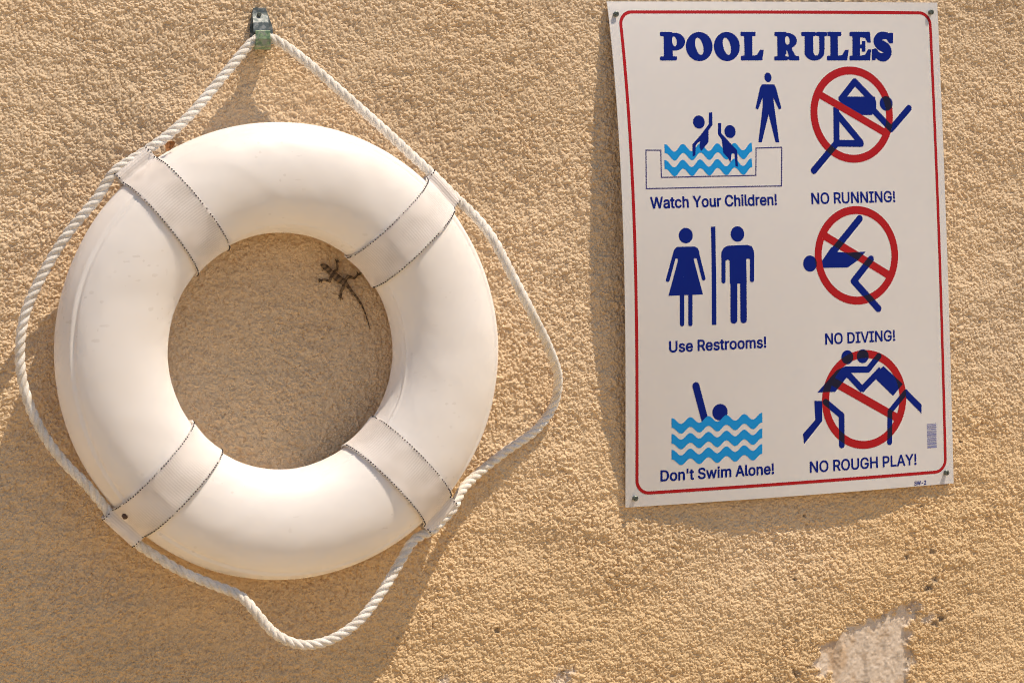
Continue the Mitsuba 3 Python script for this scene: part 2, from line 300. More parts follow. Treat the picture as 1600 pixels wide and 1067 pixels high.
# where the render has come off: a ragged hollow down to smooth mortar
pat = Polygon(np.array(PATCH) / 1000).buffer(0)
xm, ym, xM, yM = pat.bounds
near = np.where((Q[:, 0] > xm - .03) & (Q[:, 0] < xM + .03) & (Q[:, 1] > ym - .03) & (Q[:, 1] < yM + .03))[0]
import shapely
jag = (np.stack([fb((75, 75), 3, 41, Q[near]), fb((75, 75), 3, 42, Q[near])], 1) - 0.5) * 0.030 + (np.stack([fb((260, 260), 2, 51, Q[near]), fb((260, 260), 2, 52, Q[near])], 1) - 0.5) * 0.012
pts_ = shapely.points(Q[near, 0] + jag[:, 0], Q[near, 1] + jag[:, 1])
sd = np.where(shapely.contains(pat, pts_), 1, -1) * shapely.distance(pat.exterior, pts_)
inside = np.zeros(len(Q)); inside[near] = np.clip(0.5 + sd / 0.0045, 0, 1)
rim = np.zeros(len(Q)); rim[near] = np.exp(-(sd / 0.0045) ** 2)
mortar = -0.0028 + 0.0030 * (fb((60, 45), 3, 43) - 0.5) + 0.0016 * (fb((260, 260), 2, 44) - 0.5) + 0.0012 * np.clip(fb((30, 14), 2, 45) - 0.62, 0, 1) * 10
height = height * (1 - inside) + mortar * inside - 0.0016 * rim * (1 - inside)
fade = np.ones(len(Q))
out_ = np.maximum.reduce([WX0 - Q[:, 0], Q[:, 0] - WX1, WZ0 - Q[:, 1], Q[:, 1] - WZ1])
fade = np.where(out_ > 0.45, 0.35, 1.0)
V = np.stack([Q[:, 0], -height * fade, Q[:, 1]], 1)
nx, nz = GX.shape
a = (np.arange(nx - 1)[:, None] * nz + np.arange(nz - 1)[None]).ravel()
FQ = np.vstack([np.stack([a, a + nz, a + nz + 1], 1), np.stack([a, a + nz + 1, a + 1], 1)])
tone = 0.90 + 0.22 * bright + 0.16 * (fb((160, 160), 2, 33) - 0.5) + 0.10 * (fb((520, 520), 1, 34) - 0.5)
PAINT = np.array([0.65, 0.508, 0.35])
ochre = np.clip((fb((3.1, 3.1), 2, 35) - 0.42) * 2.2, 0, 1)[:, None]
ox = np.clip((1.32 - Q[:, 1] + 0.5 * (fb((4, 4), 2, 36) - 0.5)) / 0.5, 0, 1)[:, None]      # the lower wall is splashed and more ochre
col = PAINT * tone[:, None] * (1 - ochre * 0.4 * np.array([0.0, 0.06, 0.16])) * (1 - ox * np.array([-0.02, 0.04, 0.18]))
col = col * (1 - dirt[:, None]) + np.array([0.33, 0.25, 0.17]) * dirt[:, None]
col = col * (1 - pale[:, None]) + np.array([0.62, 0.51, 0.40]) * pale[:, None]
greyed = np.clip((fb((38, 38), 3, 46) - 0.60) * 6, 0, 1)[:, None] * np.clip(rim, 0, 1)[:, None]
col = col * (1 - 0.7 * greyed) + np.array([0.25, 0.21, 0.17]) * 0.7 * greyed
mo = fb((55, 40), 3, 47)[:, None]
mcol = np.array([0.69, 0.58, 0.47]) * (1 - np.clip((mo - 0.5) * 3, 0, 1)) + np.array([0.58, 0.425, 0.285]) * np.clip((mo - 0.5) * 3, 0, 1)
mcol = mcol * (0.85 + 0.3 * fb((300, 300), 2, 48))[:, None]
mcol = mcol * (1 - 0.28 * np.clip((fb((90, 60), 2, 49) - 0.66) * 8, 0, 1)[:, None])
soft = np.zeros(len(Q)); soft[near] = np.clip(0.55 + sd / 0.007 + 1.2 * (fb((90, 90), 3, 53, Q[near]) - 0.5), 0, 1)
mk = np.maximum(np.clip(inside - 0.25, 0, 1), soft)[:, None]
col = np.clip(col * (1 - mk) + mcol * mk, 0.01, 0.9)
isp = inside[FQ].mean(1) > 0.5
def sub(mask):
    f = FQ[mask]; u, inv = np.unique(f, return_inverse=True)
    return (V[u], inv.reshape(-1, 3)), col[u]
wm, wc = sub(~isp); pm, pc = sub(isp)
put('plaster_wall', wm, 'plaster_paint', smooth=False, color=wc, label='sandy beige rough-cast plaster wall in raking sunlight behind the ring and the sign', cat='wall')
put('plaster_wall__bare_patch', pm, 'plaster_paint', smooth=True, color=pc, label='greyish bare patch where the plaster has flaked off')
core = trimesh.creation.box(bounds=[[-5, 0.02, -0.02], [7, 0.25, 3.2]])
put('plaster_wall__core', core, 'plaster_paint', color=np.tile(PAINT, (len(core.vertices), 1)))

# ------------------------------------------------------------------ the life ring
RX, RZ = 0.0093, 1.2992                                 # centre
SQ = 1.0
RR, RA, RB, RD = 0.2322, 0.0738, 0.0560, 0.0610         # hoop radius, tube half-sizes, depth of the tube's middle
def section(psi, grow=0.0):
    e = 2 / 2.12
    c, s = np.cos(psi), np.sin(psi)
    return RR + (RA + grow) * np.sign(c) * np.abs(c) ** e, RD + (RB + grow) * np.sign(s) * np.abs(s) ** e
def ring_point(rho, phi, dep):
    """rho from the ring's centre, phi anticlockwise from +x, depth from the wall"""
    x, z = rho * np.cos(phi) * SQ, rho * np.sin(phi)
    return np.stack([RX + x, -dep, RZ + z], -1)
NP, NS = 480, 320
ph, ps = np.meshgrid(np.arange(NP) * 2 * np.pi / NP, np.arange(NS) * 2 * np.pi / NS, indexing='ij')
c3 = np.stack([np.cos(ph) * 3 + np.cos(ps), np.sin(ph) * 3 + np.sin(ps), np.sin(ps)], -1)
dent = 0.0018 * (meshkit.fbm(c3 * 1.1, 3, 61) - 0.5) + 0.0005 * (meshkit.fbm(c3 * 3.3, 2, 62) - 0.5)
wob = meshkit.noise(np.stack([np.cos(ph) * 1.5, np.sin(ph) * 1.5, ph * 0], -1), 63) - 0.5
def seam(mid, width, depth, strength):
    d = np.angle(np.exp(1j * (ps - mid)))
    return -depth * np.exp(-(d / width) ** 2) * strength + 0.0014 * np.exp(-((d + 2.2 * width) / (1.6 * width)) ** 2) * strength
low = np.clip(0.30 + 0.6 * np.cos(ph - 0.15) ** 2 - 0.22 * np.sin(ph), 0.1, 0.6)
groove = seam(np.radians(37) + 0.25 * wob, 0.040, 0.0026, low) + seam(np.pi - np.radians(24) + 0.3 * wob, 0.022, 0.0010, 0.7)
rho, dep = section(ps, dent + groove)
RV = ring_point(rho, ph, dep).reshape(-1, 3)
i, j = np.meshgrid(np.arange(NP), np.arange(NS), indexing='ij')
i2, j2 = (i + 1) % NP, (j + 1) % NS
quads = np.stack([i * NS + j, i2 * NS + j, i2 * NS + j2, i * NS + j2], -1).reshape(-1, 4)
say('life_ring', 'white vinyl ring buoy with webbing straps and rope hanging from the wall hook', 'life ring')
put('life_ring__ring_body', (RV, quads[:, ::-1]), 'white_vinyl', smooth=True)

def closed_resample(poly, step):
    L = poly.exterior.length; n = max(8, int(L / step))
    return np.array([poly.exterior.interpolate(k * L / n).coords[0] for k in range(n)])
pp = np.linspace(0, 2 * np.pi, 200, endpoint=False)
tube_poly = Polygon(np.stack(section(pp), 1))
HALF = 0.0285
def strap(phi, hem, key):
    """webbing round the tube, its outer end sewn into a tunnel for the rope; hem: the tunnel's middle, from the ring's centre"""
    tun = Point(hem, RD + 0.0005).buffer(0.0093)
    neck = unary_union([tun, Point(hem - 0.016, RD + 0.001).buffer(0.0062)]).convex_hull
    outer = unary_union([tube_poly.buffer(0.0033), neck]).buffer(0.003).buffer(-0.003)
    oc = closed_resample(Polygon(outer.exterior), 0.0022)
    ic = closed_resample(Polygon(outer.exterior).buffer(-0.0016), 0.0022)
    n = len(oc); S = np.linspace(-1, 1, 15)
    idx = [int(k * len(ic) / n) % len(ic) for k in range(n)]
    # match the inner loop to the outer one by nearest point, so that the shell has an even thickness
    idx = cKDTree(ic).query(oc)[1]
    icm = ic[idx]
    r2 = np.random.default_rng(int(abs(phi) * 1000) + 5)
    lift = np.array([0.0012 * max(0.0, -s * (1 if abs(phi) < 1.6 else 1)) ** 2 for s in S])
    def sheet(curve, flip):
        v, uv = [], []
        L = np.concatenate([[0], np.cumsum(np.linalg.norm(np.diff(curve, axis=0), axis=1))])
        cx, cy = RR, RD
        for s, lf in zip(S, lift):
            d = curve - [cx, cy]; d = d / np.linalg.norm(d, axis=1, keepdims=True)
            wr = 0.0013 * (meshkit.fbm(np.stack([L * 60, np.full(n, s * 1.2 + phi * 9), 0 * L], 1), 2, 81) - 0.5)
            p = curve + d * (lf + wr)[:, None]
            v.append(ring_point(p[:, 0], phi + s * HALF / p[:, 0], p[:, 1]))
            uv.append(np.stack([L * 1000, np.full(n, s * HALF * 1000)], 1))
        return np.array(v).reshape(-1, 3), np.array(uv).reshape(-1, 2)
    vo, uo = sheet(oc, 0); vi, ui = sheet(icm, 1)
    K = len(S); F = []
    a, b = np.meshgrid(np.arange(K - 1), np.arange(n), indexing='ij'); b2 = (b + 1) % n
    q = np.stack([a * n + b, a * n + b2, (a + 1) * n + b2, (a + 1) * n + b], -1).reshape(-1, 4)
    F = [q, q[:, ::-1] + K * n]
    bb = np.arange(n); b2 = (bb + 1) % n
    F += [np.stack([bb, bb + K * n, b2 + K * n, b2], -1), np.stack([bb, b2, b2 + K * n, bb + K * n], -1) + (K - 1) * n]
    put(key, (np.vstack([vo, vi]), np.vstack(F)), 'white_webbing', smooth=True, uv=np.vstack([uo, ui]))
    # stitching: short dark threads along both edges
    L = np.concatenate([[0], np.cumsum(np.linalg.norm(np.diff(oc, axis=0), axis=1))])
    def at_len(l): return np.array([np.interp(l, L, oc[:, 0]), np.interp(l, L, oc[:, 1])])
    front = [l for l in np.arange(0.001, L[-1], 0.0043) if at_len(l)[1] > RD + 0.0005]
    for side in (-1, 1):
        vs, fs = [], []
        for l in front:
            if r2.random() < 0.06: continue
            ln = r2.uniform(0.0016, 0.0024); s0 = side * (HALF - 0.0014 + r2.uniform(-0.0003, 0.0003)); wd = r2.uniform(0.0006, 0.0008)
            p, q_ = at_len(l), at_len(l + ln)
            t = (q_ - p) / (np.linalg.norm(q_ - p) + 1e-9); nn = np.array([t[1], -t[0]])
            if nn @ (p - [RR, RD]) < 0: nn = -nn
            base = len(vs) * 8
            b8 = []
            for u, h in ((p, -0.0004), (q_, -0.0004), (p + t * ln * .2, 0.0007), (q_ - t * ln * .2, 0.0007)):
                w = u + nn * (h + 0.0006 + 0.0012 * max(0.0, -side * 0.91) ** 2 - 0.0012 * 0)
                for sg in (-1, 1): b8.append(ring_point(w[0], phi + (s0 + sg * wd) / w[0], w[1]))
            vs.append(np.array(b8))
            fs.append(np.array([[4, 6, 7, 5], [0, 4, 5, 1], [2, 3, 7, 6], [0, 2, 6, 4], [1, 5, 7, 3]]) + base)
        put(numbered(key + '__stitching'), (np.vstack(vs), np.vstack(fs)), 'black_thread', kind='stuff')
CR_ = np.array([RX, RZ])
def rel(x, z): u = np.array([(x - CR_[0]) / SQ, z - CR_[1]]); return math.atan2(u[1], u[0]), float(np.hypot(*u))
for n_, (x, z) in enumerate(HEMS):
    phi, hem = rel(x / 1000, z / 1000)
    strap(phi, min(hem, 0.3175), 'life_ring__strap' + (f'_{n_:03d}' if n_ else ''))
labels['life_ring__strap_002'] = {'label': 'lower left strap with a small brown stain near its hem'}
sp = trimesh.creation.icosphere(subdivisions=3, radius=1.0)
nz_ = meshkit.noise(sp.vertices * 2.2, 5)[:, None]
sp.vertices = sp.vertices * (0.8 + 0.4 * nz_) * [0.0042, 0.0042, 0.0042]
phi_s, rho_s = rel(SPOT[0] / 1000, SPOT[2] / 1000)
dep_s = RD + 0.004 + RB * math.sqrt(max(0.0, 1 - ((rho_s - RR) / (RA + .003)) ** 2))
sp.apply_translation([SPOT[0] / 1000, -dep_s, SPOT[2] / 1000]); 
put('life_ring__strap_002__stain', sp, 'stain_brown', smooth=True)

# ------------------------------------------------------------------ the rope
def spline(P, step, closed=False):
    P = np.asarray(P, float); n = len(P)
    ext = np.vstack([P[-2:], P, P[:2]]) if closed else np.vstack([2 * P[0] - P[1], P[0:1] * 0 + P[0], P, P[-1], 2 * P[-1] - P[-2]])[1:-1]
    if not closed: ext = np.vstack([2 * P[0] - P[1], P, 2 * P[-1] - P[-2]])
    out = []
    rng_ = range(2, n + 2) if closed else range(1, n)
    for k in rng_:
        p0, p1, p2, p3 = ext[k - 1], ext[k], ext[(k + 1)], ext[(k + 2) % len(ext)] if not closed else (ext[k + 2] if k + 2 < len(ext) else P[2])
        t0 = 0; t1 = np.linalg.norm(p1 - p0) ** .5 + 1e-9; t2 = t1 + np.linalg.norm(p2 - p1) ** .5 + 1e-9; t3 = t2 + np.linalg.norm(p3 - p2) ** .5 + 1e-9
        m = max(2, int(np.linalg.norm(p2 - p1) / step))
        t = np.linspace(t1, t2, m, endpoint=False)[:, None]
        A1 = (t1 - t) / (t1 - t0) * p0 + (t - t0) / (t1 - t0) * p1; A2 = (t2 - t) / (t2 - t1) * p1 + (t - t1) / (t2 - t1) * p2; A3 = (t3 - t) / (t3 - t2) * p2 + (t - t2) / (t3 - t2) * p3
        B1 = (t2 - t) / (t2 - t0) * A1 + (t - t0) / (t2 - t0) * A2; B2 = (t3 - t) / (t3 - t1) * A2 + (t - t1) / (t3 - t1) * A3
        out.append((t2 - t) / (t2 - t1) * B1 + (t - t1) / (t2 - t1) * B2)
    if not closed: out.append(P[-1:])
    return np.vstack(out)
def even(C, step):
    L = np.concatenate([[0], np.cumsum(np.linalg.norm(np.diff(C, axis=0), axis=1))])
    l = np.linspace(0, L[-1], int(L[-1] / step))
    return np.stack([np.interp(l, L, C[:, k]) for k in range(3)], 1), l
line = spline(np.array(ROPE + [ROPE[0]]) / 1000, 0.002)
from scipy.ndimage import gaussian_filter1d
line, lens = even(line, 0.0015)
line = np.stack([gaussian_filter1d(line[:, k], 4, mode='nearest') for k in range(3)], 1)
tan = np.gradient(line, axis=0); tan /= np.linalg.norm(tan, axis=1, keepdims=True)
nor = np.zeros_like(tan); nor[0] = np.cross(tan[0], [0, 1, 0]); nor[0] /= np.linalg.norm(nor[0])
for k in range(1, len(tan)):
    v = nor[k - 1] - tan[k] * (nor[k - 1] @ tan[k]); nor[k] = v / np.linalg.norm(v)
bin_ = np.cross(tan, nor)
PITCH, RO = 0.039, 0.0069
def strand(off):
    th = -2 * np.pi * lens / PITCH * -1 + off
    loose = 1 + 0.05 * (meshkit.fbm(np.stack([lens * 40, lens * 0 + off, lens * 0], 1), 2, 71) - 0.5)
    c = line + (0.46 * RO * loose)[:, None] * (np.cos(th)[:, None] * nor + np.sin(th)[:, None] * bin_)
    t = np.gradient(c, axis=0); t /= np.linalg.norm(t, axis=1, keepdims=True)
    r_ = np.cos(th)[:, None] * nor + np.sin(th)[:, None] * bin_
    r_ -= t * (r_ * t).sum(1, keepdims=True); r_ /= np.linalg.norm(r_, axis=1, keepdims=True)
    b = np.cross(t, r_); NSD = 11
    an = np.arange(NSD) * 2 * np.pi / NSD
    rad = 0.565 * RO * (1 + 0.10 * (meshkit.fbm(np.stack([lens[:, None] * 500 + 0 * an, np.cos(an) * 1.6 + 0 * lens[:, None], np.sin(an) * 1.6 + off + 0 * lens[:, None]], -1), 2, 72) - 0.5))
    v = c[:, None] + rad[..., None] * (np.cos(an)[None, :, None] * r_[:, None] + np.sin(an)[None, :, None] * b[:, None])
    uv = np.stack([np.repeat(lens[:, None] * 1000, NSD, 1), np.tile(an[None], (len(lens), 1))], -1).reshape(-1, 2)
    a_, b_ = np.meshgrid(np.arange(len(lens) - 1), np.arange(NSD), indexing='ij'); b2 = (b_ + 1) % NSD
    f = np.stack([a_ * NSD + b_, a_ * NSD + b2, (a_ + 1) * NSD + b2, (a_ + 1) * NSD + b_], -1).reshape(-1, 4)
    return v.reshape(-1, 3), f, uv
for k in range(3):
    v, f, uv = strand(k * 2 * np.pi / 3)
    put('life_ring__rope__strand' + (f'_{k:03d}' if k else ''), (v, f), 'white_rope', smooth=True, uv=uv)
say('life_ring__rope', 'twisted white grab rope threaded through the strap hems')

# ------------------------------------------------------------------ the hook
def solid(poly, y0, y1):
    """an outline in the wall's plane (x, z), between two depths"""
    m = trimesh.creation.extrude_polygon(poly, y1 - y0, engine='earcut')
    v = np.array(m.vertices); return trimesh.Trimesh(np.stack([v[:, 0], -(v[:, 2] + y0), v[:, 1]], 1), m.faces[:, ::-1] if False else m.faces, process=False)
hx, hz = HOOK[1][0] / 1000, HOOK[1][1] / 1000
say('wall_hook', 'small grey metal wall hook with a green lip, screwed above the ring', 'hook')
pl = Polygon([(hx - 0.0125, hz - 0.024), (hx + 0.0150, hz - 0.024), (hx + 0.0155, hz - 0.004), (hx + 0.0070, hz + 0.0215), (hx - 0.0070, hz + 0.0215), (hx - 0.0120, hz - 0.002)]).buffer(0.003).buffer(-0.001)
def profile_x(pts, w, half0, half1):
    """a strip bent along pts (depth, z), its half width running from half0 to half1"""
    st = LineString(pts).buffer(w, cap_style='round', join_style='round')
    m = trimesh.creation.extrude_polygon(st, 1.0, engine='earcut'); m = m.subdivide_to_size(0.25) if False else m
    v = np.array(m.vertices); half = half0 + (half1 - half0) * np.clip(v[:, 0] / 0.05, 0, 1)
    return trimesh.Trimesh(np.stack([hx + 0.001 + (HOOK[2][0] / 1000 - hx - 0.001) * np.clip(v[:, 0] / 0.042, 0, 1.2) + (v[:, 2] - 0.5) * 2 * half, -v[:, 0], v[:, 1]], 1), m.faces, process=False)
put('wall_hook__plate', solid(pl, 0.0005, 0.0060), 'grey_metal', smooth=40)
rib = profile_x([(0.006, hz + 0.012), (0.016, hz + 0.006), (0.022, hz - 0.010)], 0.0022, 0.0125, 0.0135)
put('wall_hook__brow', profile_x([(0.004, hz + 0.016), (0.011, hz + 0.012), (0.016, hz + 0.002), (0.018, hz - 0.010)], 0.0016, 0.0098, 0.0125), 'grey_metal', smooth=40)
put('wall_hook__lip', profile_x([(0.006, hz - 0.024), (0.016, hz - 0.0315), (0.030, hz - 0.0335), (0.040, hz - 0.030), (0.0430, hz - 0.022), (0.0425, hz - 0.0125)], 0.0019, 0.0128, 0.0098), 'green_metal', smooth=40)
def screw(x, z, d0, key, r=0.0042, out=0.0055, mat='screw_steel', slot=True):
    c = trimesh.creation.revolve([[0, -0.008], [r * .8, -0.008], [r * .8, out - 0.0022], [r, out - 0.0020], [r, out - 0.0010], [r * .7, out], [0, out]], sections=20)
    v = np.array(c.vertices); v = np.stack([x + v[:, 0], -(d0 + v[:, 2]), z + v[:, 1]], 1)
    put(key, trimesh.Trimesh(v, c.faces, process=False), mat, smooth=30)
    if slot:
        b = trimesh.creation.box([r * 1.5, 0.0005, 0.0009]); b.apply_transform(trimesh.transformations.rotation_matrix(x * 40, [0, 1, 0])); b.apply_translation([x, -(d0 + out + 0.0001), z])
        put(key + '__slot', b, 'dark_slot')
screw(HOOK[0][0] / 1000 + 0.0005, hz + 0.0135, 0.012, 'wall_hook__screw', r=0.0030, out=0.004, slot=False)

# ------------------------------------------------------------------ the sign
SX0, SX1, SZ0, SZ1 = 0.5257, 1.0677, 1.0500, 1.7740
def sign_depth(s, t):
    L, R_ = 0.029 * np.sin(np.pi * np.maximum(t, 0) ** 0.8), 0.004 * np.sin(np.pi * t)
    A, B = 0.004 * np.sin(np.pi * s), 0.014 * np.sin(np.pi * s)
    return 0.006 + (1 - s) * L + s * R_ + (1 - t) * A + t * B
def on_sign(q, lift=0.0):
    """(x, z) in millimetres from the sheet's lower left corner -> world; the sheet bows off the wall"""
    q = np.asarray(q, float) / 1000
    s, t = np.clip(q[:, 0] / (SX1 - SX0), 0, 1), np.clip(1 - q[:, 1] / (SZ1 - SZ0), 0, 1)
    return np.stack([SX0 + q[:, 0], -(sign_depth(s, t) + lift), SZ0 + q[:, 1]], 1)
SW, SH = (SX1 - SX0) * 1000, (SZ1 - SZ0) * 1000
say('pool_sign', 'white pool rules sign with blue pictograms and a red border, bowing off the wall', 'sign')
sheet = box(0, 0, SW, SH).buffer(-2).buffer(2)
nxs, nzs = 60, 84
gx, gz = np.meshgrid(np.linspace(0, SW, nxs), np.linspace(0, SH, nzs), indexing='ij')
q = np.stack([gx.ravel(), gz.ravel()], 1)
vf, vb = on_sign(q, 0.0), on_sign(q, -0.0012)
a = (np.arange(nxs - 1)[:, None] * nzs + np.arange(nzs - 1)[None]).ravel()
ff = np.stack([a, a + nzs, a + nzs + 1, a + 1], 1); nq = len(q)
ring_ = np.concatenate([np.arange(nzs - 1), (np.arange(nxs - 1)) * nzs + nzs - 1, (nxs - 1) * nzs + np.arange(nzs - 1, 0, -1), np.arange(nxs - 1, 0, -1) * nzs])
r2_ = np.roll(ring_, -1)
put('pool_sign__sheet', (np.vstack([vf, vb]), np.vstack([ff, ff[:, ::-1] + nq, np.stack([ring_, r2_, r2_ + nq, ring_ + nq], 1)])), 'sign_plastic', smooth=50)
LIFT = 0.0004
def flat(poly):
    parts = [p for p in getattr(poly, 'geoms', [poly]) if p.geom_type == 'Polygon' and p.area > 0.05]
    vs, fs, n = [], [], 0
    for p in parts:
        v, f = trimesh.creation.triangulate_polygon(p, engine='earcut')
        v3 = np.column_stack([v, np.zeros(len(v))])
        v3, f = trimesh.remesh.subdivide_to_size(v3, f, 14.0)
        vs.append(v3[:, :2]); fs.append(f + n); n += len(v3)
    return np.vstack(vs), np.vstack(fs)
def ink(key, poly, mat, label=None):
    v, f = flat(poly); k = numbered('pool_sign__' + key)
    w = on_sign(v, LIFT)
    nn = np.cross(w[f[:, 1]] - w[f[:, 0]], w[f[:, 2]] - w[f[:, 0]]); f = np.where((nn[:, 1] > 0)[:, None], f[:, ::-1], f)
    put(k, (w, f), mat, label=label); return k
def shape(d):
    if d[0] == 'poly': return Polygon(d[1]).buffer(0)
    if d[0] == 'ell': r = (d[2] + 2 * d[3]) / 3; return affinity.scale(Point(d[1]).buffer(1, 32), (d[2] + r) / 2, (d[3] + r) / 2)
    return LineString(d[1]).buffer(d[2] / 2, cap_style=d[3], join_style='round' if d[3] == 'round' else 'mitre', quad_segs=12)
b = np.array(BORDER); bx0, bx1, bz0, bz1 = b[[0, 3], 0].mean(), b[[1, 2], 0].mean(), b[[2, 3], 1].mean(), b[[0, 1], 1].mean()
mid = box(bx0, bz0, bx1, bz1).buffer(-19).buffer(19, 24)
ink('border', mid.buffer(2.3).difference(mid.buffer(-2.3)), 'red_ink')
fig = {k: unary_union([shape(d) for d in v]) for k, v in FIGURES.items()}
fig['runner'] = fig['runner'].buffer(0.3)
def wave_rows(rows, base):
    out = []
    for X0, X1, XP, y, lam, drop, th, sl in rows:
        x = np.linspace(X0, X1, 120); c = np.cos(2 * np.pi * (x - XP) / lam)
        top = y - drop / 2 + drop / 2 * c
        out.append(Polygon(list(zip(x, top)) + list(zip(x[::-1], (top - th)[::-1]))))
    return out
w0, w1 = wave_rows(WAVES[0], 0), wave_rows(WAVES[1], 0)
swim_cut = Polygon([(p[0], p[1]) for p in list(w1[0].exterior.coords)[:120]] + [(w1[0].bounds[2], -50), (w1[0].bounds[0], -50)])
fig['swimmer'] = fig['swimmer'].difference(swim_cut)
kids = unary_union([fig['child'], fig['child_001']])
for w in w0: ink('wave', w.difference(kids), 'blue_ink')
for w in w1: ink('wave', w, 'blue_ink')
ink('basin_outline', Polygon(BASIN).exterior.buffer(0.85, join_style='mitre'), 'outline_ink')
rings_ = []
for r in RINGS:
    R_ = (r['rx'] + r['ry']) / 2; hoop = Point(r['c']).buffer(R_, 64).difference(Point(r['c']).buffer(R_ - 11.8, 64))
    sl = shape(r['slash']).intersection(Point(r['c']).buffer(R_ - 3, 48)); rings_.append((hoop, sl))
over = [['runner'], ['diver'], ['wrestler', 'wrestler_001']]
names = {'adult': 'adult_figure', 'child': 'child_figure', 'child_001': 'child_figure', 'woman': 'woman_figure', 'divider': 'divider_bar', 'man': 'man_figure', 'swimmer': 'swimmer_figure',
         'runner': 'runner_figure', 'diver': 'diver_figure', 'wrestler': 'wrestler_figure', 'wrestler_001': 'wrestler_figure'}
for (hoop, sl), who in zip(rings_, over):
    if who == ['runner']:
        fig['runner'] = fig['runner'].difference(sl.buffer(0.05)); red = unary_union([hoop, sl]); dark = fig['runner'].intersection(hoop)
    else:
        red = unary_union([hoop, sl]); dark = unary_union([fig[k] for k in who]).intersection(red)
    ink('ban_ring', red.difference(dark.buffer(0.02)), 'red_ink')
    for piece in getattr(dark, 'geoms', [dark]):
        if piece.area > 0.3: ink('ink_overlap', piece, 'overprint_ink')
    for n_, k in enumerate(who):
        body = fig[k].difference(dark.buffer(0.02))
        if n_: body = body.difference(fig[who[0]].buffer(0.02))
        fig[k] = body
for k in fig: ink(names[k], fig[k], 'navy_ink')

def words(s, a, b_, cap, bold):
    m = meshkit.text_mesh(s, 1.0, 0.1)
    keep = m.face_normals[:, 2] > 0.9
    v, f = np.array(m.vertices)[:, :2], np.array(m.faces)[keep]
    u, inv = np.unique(f, return_inverse=True); v, f = v[u], inv.reshape(-1, 3)
    x0, x1 = v[:, 0].min(), v[:, 0].max()
    v = np.column_stack([(v[:, 0] - x0) / (x1 - x0), v[:, 1]])
    a, b_ = np.array(a), np.array(b_)
    v = v * [b_[0] - a[0], cap]
    g = unary_union([Polygon(v[t]).buffer(1e-3) for t in f if abs(np.cross(v[t[1]] - v[t[0]], v[t[2]] - v[t[0]])) > 1e-6])
    g = affinity.translate(g.buffer((0.042 if bold else 0.034) * cap * 0.9, quad_segs=3), a[0], (a[1] + b_[1]) / 2)
    ink('caption', g, 'navy_ink')
for c in CAPTIONS: words(*c)

# fat slab-serif capitals for the heading, drawn on a unit cap height
def blob(parts, r=0.045): return unary_union(parts).buffer(-0.012).buffer(r).buffer(-r + 0.012)
def oval(x, z, rx, rz, tilt=0): return affinity.rotate(affinity.scale(Point(x, z).buffer(1, 40), rx, rz), tilt)
def bar(x0, z0, x1, z1): return box(x0, z0, x1, z1)
def pad(p): return p.buffer(0.035, 10)
def serif(x0, x1, z, h=0.085): return pad(box(x0 + .035, z + .03, x1 - .035, z + h))
def letter(ch):
    if ch == 'P':
        g = unary_union([bar(.16, .05, .50, .95), serif(0, .66, 0, .10), serif(.02, .5, .895, .10), oval(.60, .68, .40, .32)])
        return blob([g]).difference(oval(.58, .69, .10, .19, 8))
    if ch == 'O':
        return oval(.5, .5, .5, .53).difference(oval(.5, .51, .15, .33, 14))
    if ch == 'L':
        return blob([bar(.16, .05, .50, .95), serif(.0, .66, .895, .10), serif(0, .95, 0, .12), Polygon([(.45, .03), (.93, .03), (1.0, .36), (.86, .36), (.72, .17), (.45, .14)]).buffer(.012)])
    if ch == 'R':
        g = unary_union([bar(.13, .05, .44, .95), serif(0, .54, 0, .10), serif(.02, .5, .895, .10), oval(.54, .71, .37, .285), Polygon([(.40, .47), (.64, .47), (.88, .08), (.88, .02), (.62, .02)]).buffer(.02), serif(.62, 1.0, 0, .11)])
        return blob([g]).difference(unary_union([oval(.53, .725, .10, .165, 6), Polygon([(.475, .36), (.53, .35), (.60, .13), (.49, .13)])]))
    if ch == 'U':
        g = unary_union([bar(.13, .35, .45, .95), bar(.70, .38, .90, .95), oval(.505, .30, .385, .31), serif(0, .56, .895, .10), serif(.58, 1.0, .895, .10)])
        return blob([g], .03).difference(unary_union([bar(.45, .35, .70, .80), oval(.575, .36, .125, .20)]))
    if ch == 'E':
        g = unary_union([bar(.14, .05, .48, .95), serif(0, .95, .885, .115), serif(0, .97, 0, .12), bar(.4, .44, .62, .57), Polygon([(.60, .33), (.72, .33), (.72, .68), (.60, .68)]).buffer(.015),
                         Polygon([(.45, .96), (.95, .96), (.98, .66), (.86, .66), (.74, .83), (.45, .87)]).buffer(.012), Polygon([(.45, .04), (.95, .04), (1.0, .38), (.88, .38), (.74, .18), (.45, .14)]).buffer(.012)])
        return blob([g], .02)
    t = np.linspace(0, 1, 60)
    ctrl = np.array([(.84, .74), (.76, .86), (.55, .90), (.34, .84), (.27, .70), (.36, .58), (.54, .50), (.70, .40), (.74, .26), (.62, .13), (.42, .12), (.24, .22), (.17, .32)])
    c = spline(np.column_stack([ctrl, ctrl[:, :1] * 0]), .02)[:, :2]
    w = np.interp(np.linspace(0, 1, len(c)), [0, .12, .45, .55, .88, 1], [.10, .12, .19, .19, .13, .11])
    g = unary_union([Point(p).buffer(r) for p, r in zip(c, w)] + [bar(.82, .64, .95, .97).buffer(.02), bar(.05, .03, .17, .38).buffer(.02)])
    return affinity.scale(blob([g], .02), 1.04, 1.02)
before = Polygon()
